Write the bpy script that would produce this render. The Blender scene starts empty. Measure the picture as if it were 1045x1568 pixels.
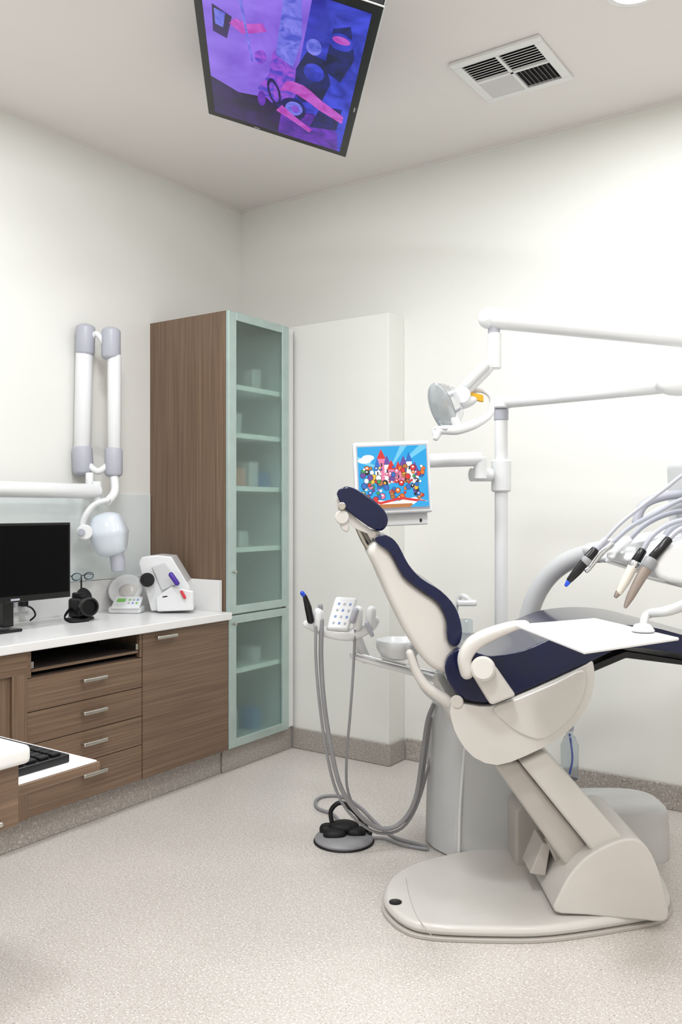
import bpy, bmesh, math, random
from mathutils import Vector, Matrix
random.seed(4)
sc=bpy.context.scene
sc.view_settings.view_transform='Standard'
sc.view_settings.look='None'
sc.view_settings.exposure=0.0
H=1.27; CEIL=3.0; XL=-3.30; YB=3.79; XR=1.5; YF=-1.1
TH=math.radians(34.4)
r=Vector((math.cos(TH),math.sin(TH),0)); f=Vector((-math.sin(TH),math.cos(TH),0)); Z=Vector((0,0,1))
X=Vector((1,0,0)); Y=Vector((0,1,0))
K=1314.0
# image pixels -> metres: (a,b) unprojected to the vertical plane d metres from camera
def E(a,b,d): return r*((a-522.5)/K*d)+f*d+Z*(H+(780-b)/K*d)
def G(a,b,z=0.0):  # image pixel unprojected onto the level plane at height z
    d=(H-z)*K/(b-780.0); return E(a,b,d)
def P(R,F,z): return r*R+f*F+Z*z
CUR=[]
# ---------------------------------------------------------------- materials
def lin(c): return tuple(((v/255.0)/12.92 if v/255.0<=0.04045 else ((v/255.0+0.055)/1.055)**2.4) for v in c)
def nodes(name):
    m=bpy.data.materials.new(name); m.use_nodes=True
    nt=m.node_tree; return m,nt,nt.nodes['Principled BSDF']
def M(name,col,rough=0.5,metal=0.0,coat=0.0,var=0.05,scale=12.0,bump=0.0,spec=0.5):
    m,nt,b=nodes(name); c=lin(col)
    tc=nt.nodes.new('ShaderNodeTexCoord'); no=nt.nodes.new('ShaderNodeTexNoise'); no.inputs['Scale'].default_value=scale
    nt.links.new(tc.outputs['Object'],no.inputs['Vector'])
    cr=nt.nodes.new('ShaderNodeValToRGB')
    cr.color_ramp.elements[0].position=0.3; cr.color_ramp.elements[1].position=0.7
    cr.color_ramp.elements[0].color=tuple(v*(1-var) for v in c)+(1,)
    cr.color_ramp.elements[1].color=tuple(min(1,v*(1+var)) for v in c)+(1,)
    nt.links.new(no.outputs['Fac'],cr.inputs['Fac']); nt.links.new(cr.outputs['Color'],b.inputs['Base Color'])
    b.inputs['Roughness'].default_value=rough; b.inputs['Metallic'].default_value=metal; b.inputs['Specular IOR Level'].default_value=spec
    b.inputs['Coat Weight'].default_value=coat; b.inputs['Coat Roughness'].default_value=0.08
    if bump:
        bp=nt.nodes.new('ShaderNodeBump'); bp.inputs['Strength'].default_value=bump; bp.inputs['Distance'].default_value=0.002
        n2=nt.nodes.new('ShaderNodeTexNoise'); n2.inputs['Scale'].default_value=scale*12
        nt.links.new(tc.outputs['Object'],n2.inputs['Vector']); nt.links.new(n2.outputs['Fac'],bp.inputs['Height'])
        nt.links.new(bp.outputs['Normal'],b.inputs['Normal'])
    return m
def EM(name,col,s=1.0):
    m,nt,b=nodes(name); c=lin(col)+(1,)
    b.inputs['Base Color'].default_value=(0.01,0.01,0.01,1); b.inputs['Roughness'].default_value=0.25
    b.inputs['Emission Color'].default_value=c; b.inputs['Emission Strength'].default_value=s
    return m
def wood(name,axis):
    m,nt,b=nodes(name)
    tc=nt.nodes.new('ShaderNodeTexCoord'); mp=nt.nodes.new('ShaderNodeMapping')
    s=[190,190,190]; s[axis]=2.2; mp.inputs['Scale'].default_value=s
    no=nt.nodes.new('ShaderNodeTexNoise'); no.inputs['Scale'].default_value=1.0; no.inputs['Detail'].default_value=5
    nt.links.new(tc.outputs['Object'],mp.inputs['Vector']); nt.links.new(mp.outputs['Vector'],no.inputs['Vector'])
    cr=nt.nodes.new('ShaderNodeValToRGB'); e=cr.color_ramp.elements
    e[0].position=0.25; e[0].color=lin((92,73,58))+(1,); e[1].position=0.75; e[1].color=lin((131,108,88))+(1,)
    n=e.new(0.5); n.color=lin((112,90,72))+(1,)
    nt.links.new(no.outputs['Fac'],cr.inputs['Fac']); nt.links.new(cr.outputs['Color'],b.inputs['Base Color'])
    b.inputs['Roughness'].default_value=0.42
    return m
def speck(name,base,dark,light,rough,bump=0.15,sc1=190,sc2=150):
    m,nt,b=nodes(name); L=nt.links
    tc=nt.nodes.new('ShaderNodeTexCoord')
    def fleck(scale,off,lo,hi):
        mp=nt.nodes.new('ShaderNodeMapping'); mp.inputs['Location'].default_value=(off,off*2,off*3)
        no=nt.nodes.new('ShaderNodeTexNoise'); no.inputs['Scale'].default_value=scale; no.inputs['Detail'].default_value=1.0
        L.new(tc.outputs['Object'],mp.inputs['Vector']); L.new(mp.outputs['Vector'],no.inputs['Vector'])
        mr=nt.nodes.new('ShaderNodeMapRange'); mr.inputs['From Min'].default_value=lo; mr.inputs['From Max'].default_value=hi
        L.new(no.outputs['Fac'],mr.inputs['Value']); return mr.outputs['Result'],no
    a,no=fleck(sc1,0,0.60,0.66); c,_=fleck(sc2,3.3,0.58,0.66); g,_=fleck(1.2,7,0.3,0.7)
    mix0=nt.nodes.new('ShaderNodeMixRGB'); mix0.inputs[1].default_value=lin(base)+(1,); mix0.inputs[2].default_value=tuple(v*0.95 for v in lin(base))+(1,)
    L.new(g,mix0.inputs[0])
    m1=nt.nodes.new('ShaderNodeMixRGB'); m1.inputs[2].default_value=lin(dark)+(1,); L.new(mix0.outputs[0],m1.inputs[1]); L.new(a,m1.inputs[0])
    m2=nt.nodes.new('ShaderNodeMixRGB'); m2.inputs[2].default_value=lin(light)+(1,); L.new(m1.outputs[0],m2.inputs[1]); L.new(c,m2.inputs[0])
    L.new(m2.outputs[0],b.inputs['Base Color']); b.inputs['Roughness'].default_value=rough
    bp=nt.nodes.new('ShaderNodeBump'); bp.inputs['Strength'].default_value=bump; bp.inputs['Distance'].default_value=0.001
    L.new(no.outputs['Fac'],bp.inputs['Height']); L.new(bp.outputs['Normal'],b.inputs['Normal'])
    return m
def glassy(name,col,rough,ior=1.1,diff=0.35,dcol=(200,225,215)):
    m=bpy.data.materials.new(name); m.use_nodes=True; nt=m.node_tree; nt.nodes.clear()
    o=nt.nodes.new('ShaderNodeOutputMaterial'); rf=nt.nodes.new('ShaderNodeBsdfRefraction'); rf.inputs['Color'].default_value=lin(col)+(1,)
    rf.inputs['Roughness'].default_value=rough; rf.inputs['IOR'].default_value=ior
    df=nt.nodes.new('ShaderNodeBsdfDiffuse'); df.inputs['Color'].default_value=lin(dcol)+(1,)
    gl=nt.nodes.new('ShaderNodeBsdfGlossy'); gl.inputs['Roughness'].default_value=0.15
    no=nt.nodes.new('ShaderNodeTexNoise'); no.inputs['Scale'].default_value=3
    mr=nt.nodes.new('ShaderNodeMapRange'); mr.inputs['To Min'].default_value=diff-0.03; mr.inputs['To Max'].default_value=diff+0.03
    nt.links.new(no.outputs['Fac'],mr.inputs['Value'])
    a=nt.nodes.new('ShaderNodeMixShader'); b=nt.nodes.new('ShaderNodeMixShader'); b.inputs[0].default_value=0.06
    nt.links.new(mr.outputs['Result'],a.inputs[0]); nt.links.new(rf.outputs[0],a.inputs[1]); nt.links.new(df.outputs[0],a.inputs[2])
    nt.links.new(a.outputs[0],b.inputs[1]); nt.links.new(gl.outputs[0],b.inputs[2]); nt.links.new(b.outputs[0],o.inputs['Surface'])
    return m
def frosted(name):
    # thin etched glass: part clear, part blurred, part milky scatter (single sheet)
    m=bpy.data.materials.new(name); m.use_nodes=True; nt=m.node_tree; nt.nodes.clear(); L=nt.links
    o=nt.nodes.new('ShaderNodeOutputMaterial')
    tr=nt.nodes.new('ShaderNodeBsdfTransparent'); tr.inputs['Color'].default_value=(0.80,0.93,0.88,1)
    rf=nt.nodes.new('ShaderNodeBsdfRefraction'); rf.inputs['Color'].default_value=(0.84,0.98,0.93,1); rf.inputs['Roughness'].default_value=0.34; rf.inputs['IOR'].default_value=1.25
    tl=nt.nodes.new('ShaderNodeBsdfTranslucent'); tl.inputs['Color'].default_value=(0.70,0.82,0.77,1)
    df=nt.nodes.new('ShaderNodeBsdfDiffuse'); df.inputs['Color'].default_value=(0.36,0.48,0.43,1)
    gl=nt.nodes.new('ShaderNodeBsdfGlossy'); gl.inputs['Roughness'].default_value=0.2
    no=nt.nodes.new('ShaderNodeTexNoise'); no.inputs['Scale'].default_value=300
    mr=nt.nodes.new('ShaderNodeMapRange'); mr.inputs['To Min'].default_value=0.30; mr.inputs['To Max'].default_value=0.36
    L.new(no.outputs['Fac'],mr.inputs['Value'])
    def mix(a,b,fac):
        x=nt.nodes.new('ShaderNodeMixShader'); L.new(a,x.inputs[1]); L.new(b,x.inputs[2])
        if isinstance(fac,float): x.inputs[0].default_value=fac
        else: L.new(fac,x.inputs[0])
        return x.outputs[0]
    clear=mix(tr.outputs[0],rf.outputs[0],0.76); milk=mix(tl.outputs[0],df.outputs[0],0.5)
    L.new(mix(mix(clear,milk,mr.outputs['Result']),gl.outputs[0],0.05),o.inputs['Surface'])
    return m
WALL=M('wall_paint',(228,228,223),0.6,var=0.01,scale=2,bump=0.03)
CEILM=M('ceiling_paint',(230,226,223),0.8,var=0.01,scale=2)
FLOOR=speck('speckled_vinyl',(200,194,188),(160,151,144),(224,220,216),0.34)
SKIRT=speck('skirting_vinyl',(162,155,148),(128,119,112),(190,184,177),0.5)
WV=wood('wood_vertical',2); WH=wood('wood_horizontal',1)
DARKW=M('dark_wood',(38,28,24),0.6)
TOP=M('counter_white',(228,228,227),0.25,var=0.01)
INT=M('cabinet_lining',(240,243,243),0.5,var=0.01)
WHITE=M('white_plastic',(224,226,227),0.28,coat=0.3,var=0.01)
CREAM=M('cream_plastic',(206,203,198),0.36,coat=0.2,var=0.015)
CREAM2=M('cream_plastic_dark',(184,179,173),0.4,var=0.02)
UNITG=M('unit_grey',(200,202,203),0.35,var=0.01)
LGREY=M('light_grey',(172,174,184),0.4,var=0.02)
GREY=M('grey_hose',(140,140,143),0.45)
NAVY=M('navy_upholstery',(4,14,56),0.2,coat=0.45,var=0.1,scale=40,spec=0.25)
BLACK=M('black_plastic',(14,14,16),0.3,coat=0.2,spec=0.3)
RUB=M('black_rubber',(22,22,24),0.55,spec=0.3)
CHROME=M('chrome',(220,222,225),0.15,metal=1)
STEEL=M('brushed_nickel',(190,186,178),0.32,metal=1)
ALU=M('anodised_aluminium',(180,198,194),0.4,metal=0.5)
FROST=frosted('frosted_glass')
CLEAR=glassy('clear_plastic',(240,245,248),0.02,1.05,0.1,(220,230,235))
LENS=glassy('lamp_lens',(238,243,245),0.08,1.1,0.40,(226,231,233))
SPLASH=M('splash_glass',(222,229,228),0.1,coat=0.5,var=0.01)
SLATE=M('gray_drum',(198,198,197),0.4,var=0.01)
BLUE=M('blue_plastic',(25,70,190),0.3); PURP=M('purple_plastic',(70,40,150),0.35); RED=M('red_plastic',(205,50,60),0.35)
SBLUE=M('soft_blue_carton',(110,150,205),0.5); SORG=M('soft_orange_carton',(225,165,140),0.5)
PALEB=M('pale_blue_keys',(120,150,200),0.35)
YEL=M('yellow_lens',(230,180,40),0.3); GREEN=M('green_lcd',(120,190,90),0.4); TAN=M('tan_metal',(150,138,130),0.35,metal=0.5)
HANDC=M('handpiece_cream',(214,208,196),0.3)
LAMP=EM('lamp_emitter',(255,252,248),14)
# ---------------------------------------------------------------- mesh helpers
def mk(name,bm,mats,bevel=0,seg=3,ang=35,top=False,wn=True):
    me=bpy.data.meshes.new(name)
    bmesh.ops.recalc_face_normals(bm,faces=bm.faces[:])
    bm.to_mesh(me); bm.free()
    for m in (mats if isinstance(mats,(list,tuple)) else [mats]): me.materials.append(m)
    me.shade_smooth(); me.set_sharp_from_angle(angle=math.radians(ang))
    o=bpy.data.objects.new(name,me); sc.collection.objects.link(o)
    if bevel:
        b=o.modifiers.new('bevel','BEVEL'); b.width=bevel; b.segments=seg; b.limit_method='ANGLE'; b.angle_limit=math.radians(30); b.use_clamp_overlap=True
        if wn:
            w=o.modifiers.new('wn','WEIGHTED_NORMAL')
        for p in me.polygons: p.use_smooth=True
        a=me.attributes.get('sharp_edge')
        if a: me.attributes.remove(a)
    if not top: CUR.append(o)
    return o
def group(name):
    global CUR
    bpy.context.view_layer.update()
    vs=[v.co for o in CUR for v in o.data.vertices]
    mn=[min(v[i] for v in vs) for i in range(3)]; mx=[max(v[i] for v in vs) for i in range(3)]
    loc=Vector(((mn[0]+mx[0])/2,(mn[1]+mx[1])/2,mn[2]))
    e=bpy.data.objects.new(name,None); e.empty_display_size=0.1; e.location=loc; sc.collection.objects.link(e)
    for o in CUR:
        o.parent=e; o.matrix_parent_inverse=Matrix.Translation(-loc)
    CUR=[]; return e
def obox(name,O,U,V,W,mat,bevel=0.0,top=False,seg=3):
    bm=bmesh.new(); O=Vector(O);U=Vector(U);V=Vector(V);W=Vector(W)
    v=[bm.verts.new(O+U*i+V*j+W*k) for k in (0,1) for j in (0,1) for i in (0,1)]
    for q in ((0,1,3,2),(4,5,7,6),(0,1,5,4),(2,3,7,6),(0,2,6,4),(1,3,7,5)): bm.faces.new([v[i] for i in q])
    return mk(name,bm,mat,bevel,seg,top=top)
def box(name,x0,x1,y0,y1,z0,z1,mat,bevel=0.0,top=False):
    return obox(name,(x0,y0,z0),(x1-x0,0,0),(0,y1-y0,0),(0,0,z1-z0),mat,bevel,top)
def cbox(name,c,U,V,W,mat,bevel=0.0):   # centre + full edge vectors
    return obox(name,Vector(c)-(Vector(U)+Vector(V)+Vector(W))/2,U,V,W,mat,bevel)
def cr_pt(p0,p1,p2,p3,t):
    return 0.5*((2*p1)+(p2-p0)*t+(2*p0-5*p1+4*p2-p3)*t*t+(3*p1-p0-3*p2+p3)*t*t*t)
def resample(pts,vals,sub,closed=False):
    n=len(pts); op=[];ov=[]
    for i in range(n if closed else n-1):
        if closed: q=[pts[(i+k-1)%n] for k in range(4)]
        else: q=[pts[max(i-1,0)],pts[i],pts[i+1],pts[min(i+2,n-1)]]
        for s in range(sub):
            t=s/sub; op.append(cr_pt(*q,t))
            if vals: ov.append([a+(b-a)*t for a,b in zip(vals[i],vals[(i+1)%n])])
    if not closed:
        op.append(pts[-1]); 
        if vals: ov.append(vals[-1])
    return op,ov
def loft(name,pts,ra,rb=None,mat=WHITE,side=None,n=2.0,seg=16,sub=5,cap=1.0):
    pts=[Vector(p) for p in pts]
    if not isinstance(ra,(list,tuple)): ra=[ra]*len(pts)
    if rb is None: rb=ra
    if not isinstance(rb,(list,tuple)): rb=[rb]*len(pts)
    if len(pts)==2: sub=1
    ps,vs=resample(pts,[list(x) for x in zip(ra,rb)],sub)
    N=len(ps); T=[(ps[min(i+1,N-1)]-ps[max(i-1,0)]).normalized() for i in range(N)]
    S=[]; s=None
    for i in range(N):
        if side is not None: s=Vector(side)
        elif s is None: s=T[0].orthogonal()
        s=(s-T[i]*s.dot(T[i])).normalized(); S.append(s.copy())
    rings=[]
    if cap>0:
        for k in range(4,0,-1):
            a=k/4*math.pi/2*0.97; L=min(vs[0])*cap
            rings.append((ps[0]-T[0]*L*math.sin(a),S[0],T[0],vs[0][0]*math.cos(a),vs[0][1]*math.cos(a)))
    for i in range(N): rings.append((ps[i],S[i],T[i],vs[i][0],vs[i][1]))
    if cap>0:
        for k in range(1,5):
            a=k/4*math.pi/2*0.97; L=min(vs[-1])*cap
            rings.append((ps[-1]+T[-1]*L*math.sin(a),S[-1],T[-1],vs[-1][0]*math.cos(a),vs[-1][1]*math.cos(a)))
    bm=bmesh.new(); prev=None
    for (c,s,t,a,b) in rings:
        nn=t.cross(s); ring=[]
        for k in range(seg):
            th=2*math.pi*k/seg; cx=math.cos(th); sy=math.sin(th)
            cx=math.copysign(abs(cx)**(2/n),cx); sy=math.copysign(abs(sy)**(2/n),sy)
            ring.append(bm.verts.new(c+s*a*cx+nn*b*sy))
        if prev:
            for k in range(seg): bm.faces.new((prev[k],prev[(k+1)%seg],ring[(k+1)%seg],ring[k]))
        else: bm.faces.new(ring)
        prev=ring
    bm.faces.new(prev)
    return mk(name,bm,mat,ang=50)
def lathe(name,prof,o,axis,mat,seg=36,ang=40,sx=1.0,xdir=None):
    axis=Vector(axis).normalized(); s=axis.orthogonal().normalized() if xdir is None else Vector(xdir)
    s=(s-axis*s.dot(axis)).normalized(); t=axis.cross(s); o=Vector(o)
    bm=bmesh.new(); prev=None; first=None
    for (rr,h) in prof:
        rr=max(rr,0.0004)
        ring=[bm.verts.new(o+axis*h+s*rr*sx*math.cos(2*math.pi*k/seg)+t*rr*math.sin(2*math.pi*k/seg)) for k in range(seg)]
        if prev:
            for k in range(seg): bm.faces.new((prev[k],prev[(k+1)%seg],ring[(k+1)%seg],ring[k]))
        else: bm.faces.new(ring)
        prev=ring
    bm.faces.new(prev)
    return mk(name,bm,mat,ang=ang)
def cyl(name,a,b,rad,mat,bev=0.15,seg=32):
    a=Vector(a);b=Vector(b);L=(b-a).length; e=min(rad*bev,L/3)
    return lathe(name,[(rad-e,0),(rad,e),(rad,L-e),(rad-e,L)],a,b-a,mat,seg)
def solid(name,base,ext,mat,bevel=0.0,smooth=0,seg=4):
    base=[Vector(p) for p in base]
    if smooth: base,_=resample(base,None,smooth,closed=True)
    bm=bmesh.new(); ext=Vector(ext)
    a=[bm.verts.new(p) for p in base]; b=[bm.verts.new(p+ext) for p in base]
    bm.faces.new(a); bm.faces.new(b)
    for i in range(len(a)): bm.faces.new((a[i],a[(i+1)%len(a)],b[(i+1)%len(a)],b[i]))
    return mk(name,bm,mat,bevel,seg)
def prism(name,poly,d0,d1,mat,bevel=0.01,smooth=0,seg=4):
    return solid(name,[E(a,b,d0) for a,b in poly],f*(d1-d0),mat,bevel,smooth,seg)
def ell(name,c,ax,ay,az,mat,n=2.0):
    bm=bmesh.new(); bmesh.ops.create_uvsphere(bm,u_segments=28,v_segments=18,radius=1)
    for v in bm.verts:
        q=[math.copysign(abs(t)**(2/n),t) for t in v.co]
        v.co=Vector(c)+Vector(ax)*q[0]+Vector(ay)*q[1]+Vector(az)*q[2]
    return mk(name,bm,mat,ang=60)
def picture(name,O,U,V,N,shapes,mats,step=0.00004):
    bm=bmesh.new()
    for i,(mi,pts) in enumerate(shapes):
        vs=[bm.verts.new(O+U*s+V*t+N*(0.0005+i*step)) for s,t in pts]
        fc=bm.faces.new(vs); fc.material_index=mi
    me=bpy.data.meshes.new(name); bm.to_mesh(me); bm.free()
    for m in mats: me.materials.append(m)
    o=bpy.data.objects.new(name,me); sc.collection.objects.link(o); CUR.append(o)
def oval(cx,cy,rx,ry,n=14,rot=0,j=0):
    out=[]
    for k in range(n):
        a=2*math.pi*k/n; q=1+random.uniform(-j,j); x=rx*math.cos(a)*q; y=ry*math.sin(a)*q
        out.append((cx+x*math.cos(rot)-y*math.sin(rot),cy+x*math.sin(rot)+y*math.cos(rot)))
    return out
# ---------------------------------------------------------------- room
T=0.1
box('floor',XL-T,XR+T,YF-T,YB+T,-T,0,FLOOR,top=True)
box('ceiling',XL-T,XR+T,YF-T,YB+T,CEIL,CEIL+T,CEILM,top=True)
box('wall_left',XL-T,XL,YF,YB+T,0,CEIL,WALL,top=True)
box('wall_back',XL,XR,YB,YB+T,0,CEIL,WALL,top=True)
box('wall_right',XR,XR+T,YF,YB+T,0,CEIL,WALL,top=True)
box('wall_front',XL-T,XR+T,YF-T,YF,0,CEIL,WALL,top=True)
box('wall_boxed_pier',XL,-2.206,3.64,YB,0,2.246,WALL,0.003,top=True)
def skirt(name,x0,x1,y0,y1): return box(name,x0,x1,y0,y1,0,0.11,SKIRT,0.006,top=True)
skirt('baseboard_back',-2.19,XR,YB-0.014,YB)
skirt('baseboard_pier',-2.80,-2.192,3.626,3.64)
skirt('baseboard_pier_side',-2.206,-2.192,3.64,YB-0.014)
skirt('baseboard_right',XR-0.014,XR,YF,YB-0.014)
skirt('baseboard_front',XL,XR-0.014,YF,YF+0.014)
box('trim_cornice_back',XL,XR,YB-0.006,YB,CEIL-0.008,CEIL,CEILM,top=True)
box('trim_cornice_left',XL,XL+0.006,YF,YB-0.006,CEIL-0.008,CEIL,CEILM,top=True)
# ---------------------------------------------------------------- base cabinet run
FX=-2.76
box('toe_kick',-3.30,-2.81,1.12,3.08,0,0.12,SKIRT,0.004)
box('carcass',-3.30,-2.782,1.12,3.078,0.12,0.64,WV)
box('carcass_door_unit',-3.30,-2.782,2.535,3.078,0.64,0.745,WV)
box('carcass_end_unit',-3.30,-2.782,1.12,1.965,0.64,0.745,WV)
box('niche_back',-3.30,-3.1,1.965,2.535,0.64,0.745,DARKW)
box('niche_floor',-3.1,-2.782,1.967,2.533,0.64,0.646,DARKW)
box('door_front',-2.78,FX,2.536,3.077,0.122,0.742,WH,0.0015)
zs=[0.122,0.270,0.392,0.514,0.640]
for i in range(4): box('drawer_front',-2.78,FX,1.969,2.531,zs[i]+0.0015,zs[i+1]-0.0015,WH,0.0015)
box('niche_stile_a',-2.78,FX,1.969,1.985,0.642,0.742,WH); box('niche_stile_b',-2.78,FX,2.518,2.531,0.642,0.742,WH)
box('pullout_board',-3.08,-2.768,1.99,2.512,0.662,0.674,DARKW,0.001)
box('pullout_edge',-2.768,-2.764,1.99,2.512,0.662,0.672,WH)
box('pullout_rail_a',-3.0,-2.765,2.502,2.516,0.676,0.70,STEEL); box('pullout_rail_b',-3.0,-2.765,1.987,2.0,0.676,0.70,STEEL)
box('end_panel',-2.78,-2.765,1.12,1.965,0.122,0.742,WV)
box('end_frame_top',-2.765,FX+0.008,1.12,1.965,0.66,0.742,WH,0.002); box('end_frame_side',-2.765,FX+0.008,1.90,1.965,0.122,0.66,WV,0.002)
def handle(y,z,w=0.11):
    loft('handle_bar',[Vector((FX+0.028,y-w/2,z)),Vector((FX+0.030,y,z)),Vector((FX+0.028,y+w/2,z))],0.0055,0.008,STEEL,side=X,n=3)
    for s in (-1,1): cyl('handle_post',(FX-0.001,y+s*(w/2-0.008),z),(FX+0.028,y+s*(w/2-0.008),z),0.005,STEEL)
for z in (0.597,0.468,0.345,0.222): handle(2.264,z)
handle(2.655,0.717,0.11)
box('countertop',-3.30,-2.735,1.12,3.078,0.745,0.78,TOP,0.004)
box('upstand_back',-3.30,-3.282,1.12,3.055,0.78,0.93,TOP,0.002)
box('upstand_end',-3.30,-2.80,3.055,3.078,0.78,0.93,TOP,0.002)
box('splashback_glass',-3.30,-3.292,1.12,3.078,0.932,1.345,SPLASH,0.001)
group('base_cabinet')
# sockets
for i,y in enumerate((2.16,2.29)):
    box('plate',-3.282,-3.272,y-0.055,y+0.055,0.82,0.895,WHITE,0.003)
    for k in (-0.025,0.025): box('pin_slots',-3.2725,-3.2705,y+k-0.008,y+k+0.008,0.845,0.87,LGREY,0.001)
    box('plug',-3.270,-3.235,y-0.005,y+0.025,0.848,0.878,BLACK,0.004)
    loft('plug_cable',[Vector((-3.25,y+0.01,0.855)),Vector((-3.22,y+0.03,0.84)),Vector((-3.21,y+0.04,0.81)),Vector((-3.23,y+0.03,0.787))],0.004,mat=BLACK)
    group('power_outlet')
# ---------------------------------------------------------------- tall cabinet
y0,y1=3.082,3.55
box('side_panel_near',-3.30,-2.782,y0,y0+0.018,0.12,2.224,WV)
box('side_panel_far',-3.30,-2.782,y1-0.018,y1,0.12,2.224,WV)
box('back_panel',-3.30,-3.285,y0+0.018,y1-0.018,0.12,2.224,INT)
box('lining_a',-3.285,-2.79,y0+0.018,y0+0.022,0.14,2.2,INT); box('lining_b',-3.285,-2.79,y1-0.022,y1-0.018,0.14,2.2,INT)
box('top_panel',-3.30,-2.782,y0+0.018,y1-0.018,2.206,2.224,WV); box('bottom_panel',-3.30,-2.782,y0+0.018,y1-0.018,0.12,0.14,INT)
box('mid_deck',-3.285,-2.79,y0+0.022,y1-0.022,0.75,0.775,INT)
for z in (1.855,1.62,1.36,1.06,0.47): box('shelf',-3.285,-2.785,y0+0.022,y1-0.022,z,z+0.024,INT)
box('plinth',-3.28,-2.80,y0,y1+0.07,0,0.12,SKIRT,0.004)
box('filler',-3.28,-2.79,y1,3.622,0.12,2.224,TOP)
def gdoor(z0,z1):
    w=0.055
    box('door_stile_a',-2.781,FX,y0,y0+w,z0,z1,ALU,0.003); box('door_stile_b',-2.781,FX,y1-w,y1,z0,z1,ALU,0.003)
    box('door_rail_a',-2.781,FX,y0+w,y1-w,z0,z0+0.04,ALU,0.003); box('door_rail_b',-2.781,FX,y0+w,y1-w,z1-0.04,z1,ALU,0.003)
    bm=bmesh.new(); q=[bm.verts.new(p) for p in ((-2.770,y0+w,z0+0.04),(-2.770,y1-w,z0+0.04),(-2.770,y1-w,z1-0.04),(-2.770,y0+w,z1-0.04))]
    bm.faces.new(q); mk('door_glass',bm,FROST)
gdoor(0.122,0.758); gdoor(0.765,2.224)
cyl('door_knob',(FX,3.115,0.72),(FX+0.02,3.115,0.72),0.007,STEEL)
cyl('door_knob',(FX,3.115,0.97),(FX+0.02,3.115,0.97),0.007,STEEL)
# stored supplies
random.seed(9)
sup=[(1.384,WHITE),(1.384,SORG),(1.384,SBLUE),(1.384,WHITE),(0.494,WHITE),(0.142,SBLUE),(0.142,WHITE),(1.084,WHITE),(1.644,WHITE),(1.879,WHITE)]
yy=[3.18,3.28,3.47,3.38,3.40,3.40,3.22,3.3,3.25,3.4]
for (z,m),y in zip(sup,yy): box('supply_box',-3.03,-2.90,y-0.035,y+0.035,z,z+random.uniform(0.07,0.14),m,0.004)
group('tall_glass_cabinet')
# ---------------------------------------------------------------- return desk with keyboard tray
box('desk_top',-3.28,-1.56,0.50,1.125,0.735,0.775,TOP,0.012)
box('desk_apron_end',-1.61,-1.582,0.55,1.108,0.605,0.735,WH,0.002)
box('desk_drawer_box',-2.1,-1.61,0.58,1.09,0.68,0.735,WH,0.002)
box('desk_support_side',-3.28,-3.24,0.55,1.085,0,0.735,WH)
box('desk_leg_panel',-2.3,-2.26,0.55,1.05,0,0.735,WH)
loft('rail',[Vector((-1.575,0.62,0.622)),Vector((-1.575,1.06,0.622))],0.006,0.006,STEEL,side=X)
for y in (0.65,1.03): cyl('rail_post',(-1.583,y,0.622),(-1.573,y,0.622),0.004,STEEL)
box('keyboard_tray',-2.25,-1.665,0.85,1.385,0.640,0.662,TOP,0.004)
box('tray_edge',-1.665,-1.655,0.85,1.385,0.638,0.660,WH,0.002)
for x in (-2.2,-1.70): box('tray_runner',x,x+0.02,0.86,1.08,0.662,0.68,DARKW)
group('return_desk')
box('keyboard_body',-2.14,-1.705,1.17,1.335,0.662,0.682,BLACK,0.004)
for i in range(4):
    for j in range(15): box('key',-2.13+j*0.028,-2.107+j*0.028,1.19+i*0.034,1.215+i*0.034,0.682,0.689,RUB,0.002)
group('computer_keyboard')
# ---------------------------------------------------------------- computer monitor on counter
box('screen_frame',-3.03,-2.995,1.81,2.348,0.90,1.215,BLACK,0.004)
box('screen_panel',-2.9955,-2.993,1.82,2.338,0.925,1.205,M('lcd_off',(5,5,6),0.4,spec=0.08))
box('neck',-3.10,-3.03,2.05,2.10,0.80,1.05,BLACK,0.005)
box('foot',-3.16,-3.00,1.90,2.12,0.78,0.792,BLACK,0.005)
box('logo',-2.9945,-2.9925,2.06,2.10,0.907,0.915,LGREY)
group('computer_monitor')
# ---------------------------------------------------------------- wall mounted x-ray
d=4.0
def ztube(n,a0,b0,a1,b1,w,dd,m,**k): return loft(n,[E(a0,b0,dd),E(a1,b1,dd)],w/K*dd,mat=m,cap=k.get('cap',0.3),n=k.get('n',2.0),seg=32)
ztube('arm_tube_a',129,540,126,690,13,d,WHITE); ztube('arm_tube_b',175,545,175,692,10.5,d,WHITE)
ztube('joint_top_a',131,503,130,540,14.5,d,LGREY,cap=0.5); ztube('joint_top_b',170,508,170,545,14.5,d,LGREY,cap=0.5)
ztube('joint_low_a',126,688,127,722,15.5,d,LGREY,cap=0.5); ztube('joint_low_b',174,690,174,725,13.5,d,LGREY,cap=0.5)
loft('link_top',[E(138,520,d),E(147,511,d-.01),E(157,522,d-.01),E(162,540,d)],0.014,mat=WHITE)
loft('link_low',[E(130,705,d),E(150,722,d-.02),E(172,705,d)],0.016,mat=WHITE)
ztube('post_a',137,725,137,750,6,3.93,WHITE)
pe=E(148,753,3.93); pe.z=1.353
loft('horizontal_arm',[Vector((pe.x,1.25,1.353)),pe],0.034,mat=WHITE,cap=0.6,seg=28)
cyl('arm_pivot',pe-Z*0.045,pe+Z*0.045,0.022,WHITE)
cyl('bracket_arm',(XL+0.02,1.3,1.39),(pe.x,1.3,1.39),0.03,WHITE)
box('bracket_plate',XL+0.001,XL+0.03,1.2,1.4,1.36,1.6,WHITE,0.008)
wp=Vector((XL,2.86,1.52))
box('tube_mount_plate',XL+0.001,XL+0.015,2.835,2.885,1.47,1.57,WHITE,0.004)
cyl('tube_mount_stub',wp+X*0.012,E(176,650,4.0),0.018,WHITE)
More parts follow.
